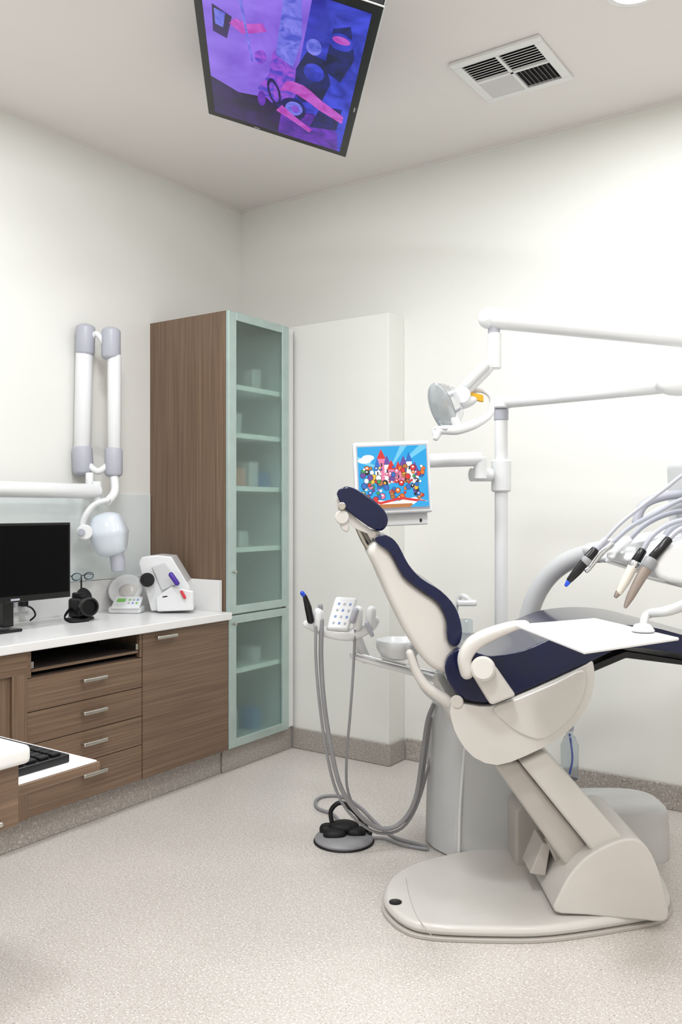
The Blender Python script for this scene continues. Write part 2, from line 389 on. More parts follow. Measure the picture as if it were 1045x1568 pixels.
loft('stem',[E(174,725,d),E(176,752,3.95),E(165,768,3.92)],0.02,mat=WHITE)
loft('yoke',[E(165,766,3.9),E(146,772,3.88),E(132,788,3.86),E(126,806,3.86),E(130,822,3.86)],0.022,0.014,WHITE,side=f)
cyl('yoke_knob',E(130,815,3.80),E(128,815,3.9),0.034,WHITE); cyl('yoke_ring',E(124,815,3.78),E(125,815,3.80),0.016,LGREY)
XW=M('xray_head_plastic',(208,216,224),0.3,coat=0.3,var=0.01)
loft('tube_head',[E(164,797,3.93),E(167,817,3.93),E(171,840,3.93)],[0.070,0.086,0.068],[0.065,0.085,0.065],XW,side=r,n=3.0,cap=0.6,seg=32)
loft('collimator',[E(178,845,3.93),E(180,858,3.93),E(181,874,3.93)],[0.030,0.034,0.030],mat=LGREY,cap=0.1)
group('dental_xray_unit')
# ---------------------------------------------------------------- things on counter
c=Vector((-3.12,2.50,0.78))
lathe('body_base',[(0.055,0),(0.06,0.004),(0.055,0.012)],c,Z,BLACK)
cbox('camera_body',c+Z*0.055,(0.06,0.02,0),(-0.03,0.10,0),(0,0,0.085),BLACK,0.012)
lathe('lens',[(0.038,0),(0.04,0.01),(0.036,0.05),(0.042,0.055),(0.042,0.075),(0.034,0.078),(0.03,0.06)],c+Vector((0.02,0,0.06)),Vector((1,-0.35,0.05)),BLACK)
lathe('flash_ring',[(0.03,0),(0.034,0.004),(0.034,0.02),(0.02,0.022)],c+Vector((-0.01,0.02,0.10)),Vector((0.7,0.1,0.5)),RUB)
cbox('viewfinder',c+Z*0.105+Vector((-.01,0,0)),(0.05,0.01,0),(-0.01,0.045,0),(0,0,0.03),BLACK,0.008)
loft('strap',[c+Vector((0.0,-0.06,0.05)),c+Vector((0.03,-0.11,0.02)),c+Vector((0.08,-0.10,0.006)),c+Vector((0.09,-0.03,0.006))],0.008,0.003,RUB,side=Z)
group('dental_camera')
gx=-3.24
lathe('stand_base',[(0.03,0),(0.032,0.004),(0.02,0.008)],Vector((gx,2.60,0.78)),Z,BLACK)
cyl('stand_post',(gx,2.60,0.785),(gx,2.60,0.962),0.004,BLACK)
for k in (-1,1):
    lathe('lens_rim',[(0.022,0),(0.024,0.002),(0.022,0.003)],Vector((gx+.01,2.60+k*0.035,0.96)),Vector((1,-.4,0)),CLEAR,seg=20)
    bm_p=[Vector((gx+.01,2.60+k*0.035,0.96))+Y*0.026*math.cos(t*0.5236)+Z*0.016*math.sin(t*0.5236) for t in range(13)]
    loft('rim_wire',bm_p,0.0022,mat=BLACK,cap=0.1,sub=2,seg=8)
    loft('temple',[Vector((gx+.01,2.60+k*0.062,0.965)),Vector((gx-0.03,2.60+k*0.062,0.965)),Vector((gx-0.045,2.60+k*0.06,0.96))],0.002,mat=BLACK,seg=8)
loft('bridge',[Vector((gx+.01,2.59,0.965)),Vector((gx+.01,2.61,0.965))],0.002,mat=BLACK,seg=8)
group('eyeglasses')
# curing station: tilted round dish on a base with keypad
c=G(187,940,0.78)
o=c+f*0.06
solid('keypad_base',[o-r*0.07-f*0.05,o+r*0.085-f*0.06,o+r*0.09+f*0.03,o-r*0.07+f*0.09],Z*0.032,WHITE,0.012)
dx=(-f*0.80+Z*0.6).normalized()
do=o+Z*0.105-r*0.01+f*0.05
lathe('dish',[(0.045,-0.055),(0.070,-0.04),(0.082,-0.01),(0.084,0.002),(0.078,0.010),(0.070,0.004),(0.058,-0.012),(0.038,-0.024),(0.01,-0.028)],do,dx,WHITE,seg=48)
lathe('dish_core',[(0.03,-0.03),(0.032,-0.01),(0.026,-0.004),(0.01,-0.003)],do+r*0.012-Z*0.01,dx,CREAM)
loft('dish_neck',[o+Z*0.02+f*0.06,o+Z*0.10+f*0.08],0.05,0.03,CREAM,side=r)
kc=o+Z*0.048-f*0.022+r*0.015; ku=(r*0.135-f*0.005); kv=(f*0.085+Z*0.045)
cbox('keypad_panel',kc,ku,kv,ku.cross(kv).normalized()*0.014,WHITE,0.006)
kn=ku.cross(kv).normalized()
cbox('lcd',kc+kn*0.0075+ku*-0.22+kv*0.1,ku*0.30,kv*0.28,kn*0.002,GREEN)
for i in range(3):
    for j in range(2): cbox('key',kc+kn*0.008+ku*(0.08+i*0.14)+kv*(0.14-j*0.28),ku*0.07,kv*0.13,kn*0.003,[GREEN,LGREY,PALEB][(i+j)%3],0.001)
group('curing_station')
# plate scanner
dd=4.08
prism('housing',[(231,936),(212,862),(216,853),(240,850),(262,852),(290,898),(292,934)],dd-0.01,dd+0.14,WHITE,0.008)
prism('front_tray',[(240,937),(238,915),(262,898),(296,905),(296,935)],dd-0.05,dd-0.012,WHITE,0.008)
prism('side_door',[(248,905),(232,868),(252,862),(276,892)],dd-0.022,dd-0.008,UNITG,0.004)
cyl('knob',E(226,888,dd-0.06),E(224,888,dd),0.033,BLACK); cyl('knob_hub',E(226,888,dd-0.072),E(225,888,dd-0.06),0.02,RUB)
loft('purple_stick',[E(262,880,dd-0.07),E(271,893,dd-0.07)],0.012,mat=PURP); loft('red_button',[E(278,906,dd-0.06),E(283,915,dd-0.06)],0.007,mat=RED)
loft('black_button',[E(250,914,dd-0.045),E(256,913,dd-0.045)],0.006,mat=BLACK)
group('plate_scanner')
# ---------------------------------------------------------------- ceiling tv
A=Vector((-2.371,2.528,2.852)); B=Vector((-1.950,2.882,2.700)); C=Vector((-1.267,2.063,2.681))
U=B-A; V=C-B; N=U.cross(V).normalized()
if N.z>0: N=-N
obox('tv_back',A-N*0.045,U,V,N*0.042,BLACK,0.006)
obox('tv_rim',A-N*0.006-U*0.004-V*0.004,U*1.008,V*1.008,N*0.005,CHROME,0.002)
obox('tv_bezel',A-N*0.001,U,V,N*0.004,BLACK,0.002)
S0=A+U*0.05+V*0.035+N*0.003; SU=U*0.90; SV=V*0.93
def tvmat(name,c1,c2,s=1.0,sc_=3):
    m,nt,b=nodes(name); tc=nt.nodes.new('ShaderNodeTexCoord'); no=nt.nodes.new('ShaderNodeTexNoise'); no.inputs['Scale'].default_value=sc_; no.inputs['Detail'].default_value=3; no.inputs['Distortion'].default_value=1.2
    cr=nt.nodes.new('ShaderNodeValToRGB'); cr.color_ramp.elements[0].position=0.35; cr.color_ramp.elements[1].position=0.65
    cr.color_ramp.elements[0].color=lin(c1)+(1,); cr.color_ramp.elements[1].color=lin(c2)+(1,)
    nt.links.new(tc.outputs['Object'],no.inputs['Vector']); nt.links.new(no.outputs['Fac'],cr.inputs['Fac']); nt.links.new(cr.outputs['Color'],b.inputs['Emission Color'])
    b.inputs['Emission Strength'].default_value=s; b.inputs['Base Color'].default_value=(0.01,0.01,0.01,1); b.inputs['Roughness'].default_value=0.2
    return m
tm=[tvmat('tv_blue',(22,30,150),(60,70,215),1,8),tvmat('tv_lavender',(118,82,205),(146,112,232),1,3),tvmat('tv_navy',(14,8,48),(44,16,92),1,7),
    tvmat('tv_pink',(170,50,170),(190,90,200),1,14),tvmat('tv_purple',(60,14,130),(105,40,185),1,12),tvmat('tv_lightblue',(70,80,200),(130,130,235),1,16),tvmat('tv_dark',(8,10,50),(22,26,110),1,14),
    tvmat('tv_violet_mix',(70,60,190),(160,80,210),1,22)]
sh=[(0,[(0,0),(1,0),(1,1),(0,1)]),
 (1,[(0,0.20),(0.60,0.30),(0.62,0.6),(0.66,1),(0,1)]),
 (2,[(0,0),(0.62,0),(0.60,0.16),(0.42,0.27),(0.2,0.24),(0,0.30)]),
 (4,[(0.50,0),(0.98,0),(0.95,0.16),(0.75,0.26),(0.52,0.20)]),
 (7,[(0.34,0.32),(0.44,0.24),(0.60,0.28),(0.62,0.42),(0.58,0.62),(0.50,0.70),(0.44,0.60),(0.42,0.45)]),
 (5,[(0.46,0.60),(0.58,0.55),(0.62,0.75),(0.60,0.95),(0.50,0.98)]),
 (6,[(0.60,0.38),(0.66,0.32),(0.80,0.38),(0.84,0.52),(0.78,0.66),(0.66,0.68),(0.60,0.55)]),(0,oval(0.72,0.56,0.07,0.06,14)),
 (6,[(0.78,0.60),(0.90,0.55),(0.96,0.72),(0.90,0.9),(0.80,0.86)]),(5,oval(0.70,0.72,0.05,0.05,12)),
 (6,[(0.74,0.14),(0.94,0.18),(0.95,0.36),(0.80,0.34)]),(6,oval(0.60,0.24,0.10,0.09,20,0.3)),(5,oval(0.61,0.25,0.065,0.055,20,0.3)),(7,oval(0.62,0.25,0.03,0.03,14,0.3)),
 (6,oval(0.46,0.33,0.045,0.10,20,0.3)),(7,oval(0.46,0.33,0.03,0.075,20,0.3)),
 (3,[(0.50,0.36),(0.56,0.375),(0.62,0.37),(0.72,0.335),(0.80,0.30),(0.97,0.25),(0.97,0.31),(0.80,0.38),(0.72,0.425),(0.66,0.45),(0.58,0.455),(0.54,0.44)]),
 (3,[(0.48,0.19),(0.62,0.14),(0.74,0.09),(0.76,0.12),(0.62,0.19),(0.52,0.25)]),
 (4,oval(0.37,0.25,0.03,0.06)),
 (2,[(0.05,0.62),(0.14,0.60),(0.18,0.74),(0.06,0.78)]),(5,[(0.07,0.67),(0.12,0.66),(0.14,0.75),(0.07,0.76)]),
 (7,oval(0.36,0.55,0.04,0.05,14,0,0.15)),(3,[(0.16,0.70),(0.24,0.66),(0.30,0.68),(0.40,0.72),(0.37,0.76),(0.28,0.73),(0.2,0.74)]),(0,oval(0.86,0.80,0.08,0.05,20)),(3,oval(0.86,0.81,0.055,0.022,20)),
 (5,[(0.30,0.5),(0.31,0.5),(0.22,1),(0.2,1)])]
picture('tv_screen',S0,SU,SV,N,sh,tm)
ctr=A+U*0.5+V*0.5-N*0.045
cyl('ceiling_pole',(ctr.x,ctr.y,ctr.z-0.02),(ctr.x,ctr.y,CEIL-0.001),0.03,BLACK); cyl('ceiling_flange',(ctr.x,ctr.y,CEIL-0.02),(ctr.x,ctr.y,CEIL-0.0005),0.08,BLACK)
cbox('logo',A+U*0.35+V*0.015+N*0.004,U*0.04,V*0.006,N*0.001,LGREY)
cbox('side_logo',A+U*0.98+V*0.40+N*0.004,U*0.008,V*0.03,N*0.001,LGREY)
group('ceiling_television')
# ---------------------------------------------------------------- vent
vx0,vx1,vy0,vy1=-1.535,-1.168,2.98,3.352; zb=CEIL-0.014; w=0.035
box('recess_shade_backing',vx0+w,vx1-w,vy0+w,vy1-w,CEIL-0.003,CEIL-0.0005,BLACK)  # black sheet stands in for the dark of an open recess
for q in ((vx0,vx1,vy0,vy0+w),(vx0,vx1,vy1-w,vy1),(vx0,vx0+w,vy0+w,vy1-w),(vx1-w,vx1,vy0+w,vy1-w)): box('frame',*q,zb,CEIL-0.0005,TOP,0.003)
mx_=(vx0+vx1)/2; my_=(vy0+vy1)/2
box('cross_a',mx_-0.006,mx_+0.006,vy0+w,vy1-w,zb,CEIL-0.003,TOP); box('cross_b',vx0+w,vx1-w,my_-0.006,my_+0.006,zb,CEIL-0.003,TOP)
hx=mx_-vx0-w-0.006; hy=my_-vy0-w-0.006
for qi,(ox,oy) in enumerate(((vx0+w,vy0+w),(mx_+0.006,vy0+w),(vx0+w,my_+0.006),(mx_+0.006,my_+0.006))):
    for i in range(8):
        if qi<2:
            y=oy+(i+0.15)*hy/8; obox('slat',(ox,y,zb),(hx,0,0),(0,0.013,0.0085),(0,-0.001,0.0022),TOP)
        elif qi==2:
            y=oy+(i+0.75)*hy/8; obox('slat',(ox,y,zb),(hx,0,0),(0,-0.010,0.009),(0,0.001,0.002),TOP)
        else:
            x=ox+(i+0.3)*hx/8; obox('slat',(x,oy,zb),(0,hy,0),(-0.006,0,0.009),(0.0015,0,-0.001),TOP)
group('ceiling_air_vent')
# ---------------------------------------------------------------- DENTAL CHAIR
bp=[(585,1385),(590,1406),(618,1430),(660,1441),(750,1445),(850,1443),(985,1422),(1022,1410),(1030,1385),(1005,1345),(940,1325),(815,1316),(740,1316),(680,1326),(630,1340),(597,1360)]
solid('base_skirt',[G(a,b,0.0) for a,b in bp],Z*0.012,CREAM2,0.003,smooth=4)
pl=[G(a,b,0.0) for a,b in bp]; cen=sum(pl,Vector())/len(pl)
solid('base_plate',[cen+(p-cen)*0.985+Z*0.012 for p in pl],Z*0.033,CREAM,0.02,smooth=4)
cc=G(606,1381,0.046); lathe('floor_button',[(0.020,0),(0.020,0.002),(0.012,0.005)],cc-Z*0.001,Z,BLACK)
loft('plate_seam',[G(622,1345,0.0452),G(628,1375,0.0452),(G(640,1405,0.0452)),G(661,1432,0.0445)],0.0012,mat=CREAM2,seg=6)
prism('foot_housing',[(850,1397),(858,1368),(875,1338),(900,1312),(932,1294),(962,1284),(985,1290),(1004,1318),(1017,1360),(1024,1408),(985,1410),(900,1402)],2.58,2.98,CREAM,0.03,smooth=3)
prism('foot_rear_block',[(790,1330),(790,1240),(800,1235),(880,1245),(900,1330)],2.95,3.12,CREAM2,0.02)
prism('lift_link_front',[(757,1172),(795,1166),(909,1306),(878,1342)],2.64,2.90,CREAM2,0.012)
prism('lift_link_top',[(797,1168),(838,1150),(957,1285),(909,1306)],2.60,2.94,CREAM,0.012)
prism('link_cover',[(902,1306),(955,1283),(962,1300),(905,1330)],2.62,2.92,CREAM2,0.01)
prism('strut_a',[(812,1338),(832,1290),(844,1294),(836,1342)],2.72,2.84,CREAM2,0.004)
prism('strut_b',[(838,1290),(850,1288),(888,1360),(874,1368)],2.70,2.74,CREAM2,0.004)
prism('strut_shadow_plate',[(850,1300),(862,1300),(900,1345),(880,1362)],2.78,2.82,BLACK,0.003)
prism('seat_shell',[(692,1078),(720,1080),(752,1082),(792,1067),(850,1042),(900,1018),(909,1014),(911,1040),(906,1068),(888,1102),(855,1132),(805,1158),(762,1172),(726,1160),(703,1132),(692,1104)],2.56,3.04,CREAM,0.035,smooth=2)
prism('shell_side_plate',[(756,1084),(792,1070),(850,1046),(895,1026),(897,1060),(876,1100),(835,1132),(800,1125),(772,1105)],2.552,2.60,CREAM,0.01,smooth=3)
prism('seat_cushion',[(682,1022),(690,1002),(712,992),(745,1004),(790,1000),(835,982),(872,967),(905,960),(950,957),(1000,961),(1045,972),(1120,992),(1180,1010),(1182,1024),(1120,1018),(1045,1002),(960,992),(905,1014),(850,1038),(795,1062),(755,1076),(715,1072),(690,1050)],2.57,3.05,NAVY,0.03,smooth=3)
prism('seat_underframe',[(700,1052),(755,1080),(795,1066),(850,1042),(905,1018),(960,996),(1120,1022),(1120,1028),(960,1008),(908,1030),(850,1056),(795,1078),(755,1090),(705,1075)],2.60,3.02,BLACK,0.01)
prism('back_shell',[(568,836),(582,830),(600,846),(620,882),(645,903),(672,922),(686,948),(688,978),(703,994),(706,1018),(696,1032),(670,1028),(648,1010),(622,972),(598,925),(575,872),(564,850)],2.60,3.00,CREAM,0.035,smooth=3)
prism('back_cushion',[(574,826),(582,820),(596,821),(610,834),(626,864),(646,886),(676,905),(698,930),(708,962),(705,984),(696,990),(686,980),(684,948),(670,922),(643,902),(618,882),(600,848),(584,836)],2.585,3.015,NAVY,0.022,smooth=3)
loft('cushion_crease',[E(607,838,2.59),E(624,866,2.59),E(645,887,2.59),E(674,906,2.59),E(693,930,2.59)],0.003,mat=NAVY,seg=8)
prism('headrest_cushion',[(516,756),(522,748),(534,745),(556,754),(580,772),(593,788),(594,802),(586,812),(573,811),(550,796),(526,776)],2.68,2.94,NAVY,0.03,smooth=3)
prism('headrest_shell',[(514,764),(522,768),(548,796),(570,812),(582,814),(578,820),(560,816),(540,806),(518,782)],2.70,2.92,CREAM,0.012,smooth=3)
cyl('headrest_knob',E(524,792,2.68),E(524,792,2.74),0.022,CREAM); cyl('headrest_knob_pin',E(524,775,2.67),E(524,775,2.72),0.012,STEEL)
prism('headrest_lever',[(514,790),(520,785),(536,806),(533,816),(524,812)],2.69,2.76,CREAM,0.006)
for k in (2.74,2.86): loft('headrest_rod',[E(545,800,k),E(556,825,k),E(572,852,k)],0.009,mat=STEEL)
prism('headrest_bracket',[(545,800),(560,812),(580,850),(570,856)],2.78,2.83,CREAM2,0.004)
cyl('hinge',E(570,818,2.70),E(570,818,2.9),0.014,STEEL)
loft('recline_link',[E(628,1000,2.62),E(638,1028,2.62),E(655,1052,2.62),E(690,1076,2.62)],[0.012,0.014,0.016,0.02],[0.012,0.014,0.016,0.02],CREAM,side=f)
cyl('recline_pivot',E(700,1075,2.56),E(700,1075,2.7),0.02,CREAM2)
loft('armrest',[E(715,1030,2.50),E(712,1008,2.50),(E(724,987,2.50)),E(750,972,2.50),E(785,959,2.50),E(806,955,2.50)],[0.028]*6,[0.019,0.020,0.022,0.020,0.014,0.009],CREAM,side=f,n=3)
prism('armrest_post',[(722,1030),(740,1012),(760,1020),(792,1066),(753,1081)],2.49,2.56,CREAM,0.01)
cyl('armrest_joint',E(740,1024,2.46),E(740,1024,2.56),0.036,CREAM,0.2)
loft('armrest_far',[E(735,1030,3.1),E(735,1008,3.1),(E(745,992,3.1)),E(770,980,3.1),E(805,970,3.1)],[0.028]*5,[0.019,0.020,0.022,0.016,0.009],CREAM,side=f,n=3)
cyl('armrest_far_joint',E(745,1030,3.04),E(745,1030,3.12),0.036,CREAM)
group('dental_chair')
# ---------------------------------------------------------------- WATER UNIT / spittoon
def plan(pts,z,s=1.0,c=(0.52,3.27)): return [P(c[0]+(R-c[0])*s,c[1]+(F-c[1])*s,z) for R,F in pts]
base=[(0.322,3.27),(0.345,3.20),(0.415,3.095),(0.45,3.085),(0.69,3.09),(0.705,3.12),(0.705,3.44),(0.69,3.46),(0.38,3.46),(0.35,3.44)]
bm=bmesh.new(); prev=None
for z,s in ((0,0.98),(0.01,1),(0.15,0.985),(0.35,0.955),(0.50,0.92),(0.535,0.88),(0.54,0.80)):
    ring=[bm.verts.new(p) for p in plan(base,z,s)]
    if prev:
        for k in range(len(ring)): bm.faces.new((prev[k],prev[(k+1)%len(ring)],ring[(k+1)%len(ring)],ring[k]))
    else: bm.faces.new(ring)
    prev=ring
bm.faces.new(prev)
mk('cabinet_body',bm,UNITG,0.01,3)
loft('cabinet_ridge',[P(0.424,3.085,0.02),P(0.43,3.09,0.2),P(0.445,3.10,0.38),P(0.46,3.11,0.50)],0.006,mat=WHITE)
loft('neck',[P(0.44,3.2,0.52),P(0.42,3.2,0.60),P(0.40,3.2,0.68),P(0.40,3.2,0.72)],[0.07,0.05,0.045,0.05],[0.08,0.06,0.055,0.06],UNITG,side=r)
loft('shelf_arm',[E(540,1003,3.18),E(580,1013,3.18),E(630,1026,3.18),E(680,1040,3.18),E(700,1046,3.18)],[0.05,0.06,0.06,0.05,0.05],[0.010,0.013,0.015,0.02,0.02],WHITE,side=f,n=3)
loft('shelf_edge',[E(545,1000,3.12),E(580,1010,3.12),E(630,1022,3.12),E(684,1036,3.12)],0.005,mat=CHROME)
loft('tray_support',[E(628,990,3.05),E(636,1020,3.05),E(650,1052,3.05),(E(672,1072,3.08)),E(700,1085,3.1)],[0.012]*5,[0.014]*5,UNITG,side=f)
bc=E(611,1005,3.18)
lathe('spittoon_bowl',[(0.03,-0.01),(0.065,0.0),(0.083,0.03),(0.086,0.055),(0.082,0.062),(0.076,0.055),(0.055,0.03),(0.02,0.018)],bc,Z,WHITE)
cf=E(713,1030,3.22)
cyl('cup_filler_base',cf,cf+Z*0.10,0.036,WHITE); cyl('cup_tumbler',cf+Z*0.10,cf+Z*0.20,0.028,CLEAR)
loft('cup_filler_arc',[cf-r*0.03+f*0.03,cf-r*0.034+Z*0.20+f*0.03,cf-r*0.02+Z*0.275+f*0.03,cf+Z*0.285,cf+r*0.025+Z*0.26],0.009,mat=WHITE)
cbox('cup_filler_head',cf+Z*0.262+r*0.005,r*0.075,f*0.05,Z*0.022,WHITE,0.008)
# assistant holder + hoses (part of the same floor unit)
da=3.12
kc=E(524,940,da); kv=(Z*0.115+r*0.035+f*0.05); ku=r*0.082-Z*0.006; kn=ku.cross(kv).normalized()
if kn.dot(f)>0: kn=-kn
cbox('keypad',kc,ku,kv,kn*0.022,WHITE,0.012)
for i in range(3):
    for j in range(4): cbox('key',kc+kn*0.0115+ku*(-0.25+i*0.25)+kv*(-0.3+j*0.19),ku*0.10,kv*0.07,kn*0.002,PALEB if (i+j)%2 else LGREY,0.001)
loft('holder_bar',[E(470,955,da),E(500,968,da),E(535,972,da),E(565,962,da),E(576,950,da)],[0.02,0.024,0.026,0.024,0.018],[0.014,0.018,0.022,0.018,0.014],WHITE,side=f,n=3)
loft('holder_stem',[E(545,968,da),E(550,985,da+.03),E(560,1008,da+.06)],0.02,mat=WHITE)
for a,b in ((487,948),(548,945),(568,945)):
    loft('holder_cup',[E(a,b+14,da-.03),E(a,b,da-.03),E(a+1,b-10,da-.03)],[0.016,0.019,0.018],mat=WHITE)
loft('syringe',[E(476,950,da-.05),E(472,930,da-.05),E(467,913,da-.05)],[0.013,0.013,0.008],mat=BLACK); loft('syringe_tip',[E(466,912,da-.05),E(463,908,da-.05)],0.008,mat=BLUE)
loft('suction_handle',[E(491,945,da-.03),E(491,928,da-.03)],0.009,mat=GREY)
loft('suction_handle_b',[E(540,950,da-.05),E(545,935,da-.05)],0.012,mat=LGREY); loft('suction_handle_c',[E(562,955,da-.05),E(570,972,da-.05)],0.008,mat=LGREY)
loft('hose_thick',[E(493,950,3.08),E(492,1010,3.08),E(497,1080,3.08),E(508,1150,3.1),E(522,1205,3.12),E(548,1245,3.15),E(580,1268,3.18),E(612,1262,3.2),E(636,1225,3.2),E(647,1160,3.2),E(655,1105,3.2),E(664,1080,3.22)],0.0085,mat=GREY)
loft('hose_mid',[E(484,960,3.07),E(484,1010,3.07),E(490,1080,3.08),E(500,1150,3.1),E(515,1210,3.13),E(540,1250,3.16),E(578,1275,3.19),E(616,1268,3.22),E(642,1225,3.22),E(652,1160,3.22),E(660,1100,3.24)],0.0055,mat=GREY)
loft('hose_thin',[E(544,965,3.10),E(541,1030,3.10),E(536,1100,3.12),E(531,1160,3.15),E(534,1215,3.18),E(560,1256,3.2),E(600,1268,3.22),E(635,1240,3.24),E(655,1180,3.25),E(668,1110,3.28)],0.005,mat=GREY)
# water bottle hung on the unit's bracket
bt=E(873,1192,3.3)
lathe('bottle',[(0.03,0),(0.033,0.01),(0.033,0.13),(0.02,0.16),(0.014,0.165),(0.014,0.19)],bt,Z,CLEAR)
loft('bottle_tube',[bt+Z*0.02,bt+Z*0.08+r*0.01,bt+Z*0.17],0.004,mat=BLUE)
cyl('bottle_cap',bt+Z*0.185,bt+Z*0.21,0.016,LGREY)
loft('bottle_hanger',[bt+Z*0.2,bt+Z*0.25-r*0.03,bt+Z*0.26-r*0.13],0.008,mat=UNITG)
cbox('hanger_arm',bt+Z*0.26-r*0.17,r*0.12,f*0.03,Z*0.03,UNITG,0.004)
group('spittoon_unit')
# ---------------------------------------------------------------- pole, lamp
pb=P(0.598,3.20,0.50)
cyl('pole',pb+Z*0.041,P(0.598,3.2,1.64),0.0245,WHITE)
cyl('pole_collar',P(0.598,3.2,1.335),P(0.598,3.2,1.455),0.037,WHITE); cyl('pole_top_collar',P(0.598,3.2,1.60),P(0.598,3.2,1.644),0.027,LGREY)
group('support_pole')
cyl('arm_pivot',P(0.598,3.2,1.645),P(0.598,3.2,1.69),0.036,WHITE)
loft('lower_arm',[P(0.598,3.2,1.668),P(1.06,2.77,1.668)],0.023,mat=WHITE,seg=28)
ell('lower_arm_end',P(1.08,2.75,1.668),r*0.07,f*0.04,Z*0.035,WHITE)
loft('elbow_arm',[P(1.08,2.75,1.668),P(1.27,2.60,1.668)],0.028,mat=WHITE)
cyl('elbow',P(1.27,2.6,1.63),P(1.27,2.6,1.80),0.036,WHITE)
e0=P(1.27,2.6,1.77); e1=E(752,487,2.85)
loft('spring_arm',[e0,e0.lerp(e1,0.5),e1],[0.032,0.033,0.035],mat=WHITE,cap=0.25,seg=28)
ell('spring_arm_cap',e1-r*0.008,r*0.034,f*0.036,Z*0.036,WHITE); cyl('arm_screw',E(764,489,2.81),E(764,489,2.85),0.006,GREY)
dl=2.85
cyl('drop_collar',E(757,500,dl),E(757,516,dl),0.020,LGREY); cyl('drop_post',E(758,510,dl),E(758,565,dl),0.0225,WHITE)
loft('drop_arm',[E(757,552,dl),E(742,566,dl),E(722,587,dl),E(705,604,dl)],[0.018,0.026,0.024,0.020],mat=WHITE)
loft('drop_arm_cover',[E(745,560,dl-.03),E(715,590,dl-.03)],0.01,0.014,UNITG,side=f)
cyl('lamp_joint',E(708,605,dl-0.05),E(708,605,dl+0.05),0.028,WHITE)
ax=(-r*0.80-Z*0.42-f*0.48).normalized(); lc=E(688,618,dl-0.02)
xd=ax.cross(Z)
q=1.1
lathe('reflector_housing',[(0.012*q,-0.045),(0.035*q,-0.04),(0.055*q,-0.022),(0.068*q,0.0),(0.078*q,0.025),(0.080*q,0.028),(0.074*q,0.026),(0.058*q,0.006),(0.02*q,-0.01)],lc-Z*0.005,ax,CHROME,sx=0.66,xdir=xd,ang=25)
lathe('reflector_lens',[(0.074*q,0.0),(0.081*q,0.004),(0.078*q,0.010),(0.05*q,0.022),(0.02*q,0.028)],lc+ax*0.026-Z*0.005,ax,LENS,sx=0.66,xdir=xd)
lathe('bulb_guard',[(0.012,0),(0.014,0.01),(0.012,0.02),(0.004,0.024)],lc-Z*0.005-ax*0.005,ax,YEL)
for i in range(5): cbox('cooling_fin',E(682+i*5,597+i*1.5,dl-0.01),r*0.006,f*0.07,Z*(0.028-0.002*i)+r*0.01,CHROME,0.002)
loft('lamp_handle',[E(668,670,dl-.04),E(676,659,dl-.04),E(700,658,dl-.06),E(728,649,dl-.06),E(750,635,dl-.04),E(753,620,dl-.02)],[0.011,0.015,0.017,0.016,0.012,0.009],mat=WHITE)
loft('lamp_handle_b',[E(692,615,dl-.05),E(696,640,dl-.06),E(702,655,dl-.06)],0.014,mat=WHITE)
loft('lamp_handle_c',[E(668,670,dl-.04),E(666,657,dl-.03),E(684,656,dl-.06)],0.008,mat=UNITG)
loft('lamp_frame',[E(715,600,dl+.03),E(738,598,dl+.03),E(752,608,dl+.02),E(753,625,dl-.01)],0.008,mat=WHITE)
cbox('yellow_filter',E(729,608,dl+.01),r*0.05-Z*0.012,f*0.02,Z*0.024,YEL,0.004)
ell('lamp_fairing',E(710,617,dl),r*0.046+Z*0.01,f*0.04,Z*0.021,WHITE)
group('operating_lamp')
# patient monitor
dm=3.05
O0=E(546,789,dm); Ux=r*(119/K*dm)+f*0.03-Z*(-0.012); Vz=Z*(112/K*dm)-r*0.012+f*0.02
Nn=Vz.cross(Ux).normalized()
if Nn.dot(f)>0: Nn=-Nn
obox('monitor_housing',O0-Nn*0.035,Ux,Vz,Nn*0.035,WHITE,0.008)
obox('monitor_back_frame',O0-Nn*0.05+Ux*0.12-Vz*0.16,Ux*0.84,Vz*0.6,Nn*0.012,WHITE,0.006)
obox('monitor_bezel_inner',O0+Ux*0.035+Vz*0.05,Ux*0.93,Vz*0.90,Nn*0.002,LGREY)
cols=[(20,170,235),(255,255,250),(225,40,40),(40,110,200),(250,200,50),(110,70,160),(60,160,80),(20,20,40),(240,130,170),(190,120,60),(120,210,245),(250,120,30)]
pm=[EM('cartoon_%d'%i,c_,1.0) for i,c_ in enumerate(cols)]
random.seed(21); shp=[(0,[(0,0),(1,0),(1,1),(0,1)])]
shp+=[(10,[(0.5,0.6),(0.9,1),(1,1),(1,0.95)]),(10,[(0.4,0.6),(0.0,0.75),(0,0.85)]),(10,[(0.45,0.6),(0.62,1),(0.72,1)]),(1,oval(0.15,0.82,0.09,0.05)),(1,oval(0.1,0.78,0.1,0.05)),(0,[(0,0.3),(0.2,0.6),(0.1,0.3)])]
for cx,w_,h_ in ((0.34,0.05,0.92),(0.28,0.035,0.78),(0.42,0.04,0.82),(0.48,0.05,0.74),(0.66,0.05,0.80),(0.74,0.04,0.86),(0.58,0.04,0.72),(0.82,0.05,0.7)):
    shp.append((random.choice([1,8,9,1]),[(cx-w_,0.4),(cx+w_,0.4),(cx+w_,h_-0.12),(cx-w_,h_-0.12)])); shp.append((random.choice([3,5,2]),[(cx-w_*1.3,h_-0.12),(cx+w_*1.3,h_-0.12),(cx,h_+0.04)])); shp.append((7,[(cx-0.01,h_-0.25),(cx+0.01,h_-0.25),(cx+0.01,h_-0.19),(cx-0.01,h_-0.19)]))
shp.append((1,[(0.0,0.06),(0.2,0.14),(0.5,0.10),(0.8,0.16),(1,0.08),(1,0.0),(0,0.0)]))
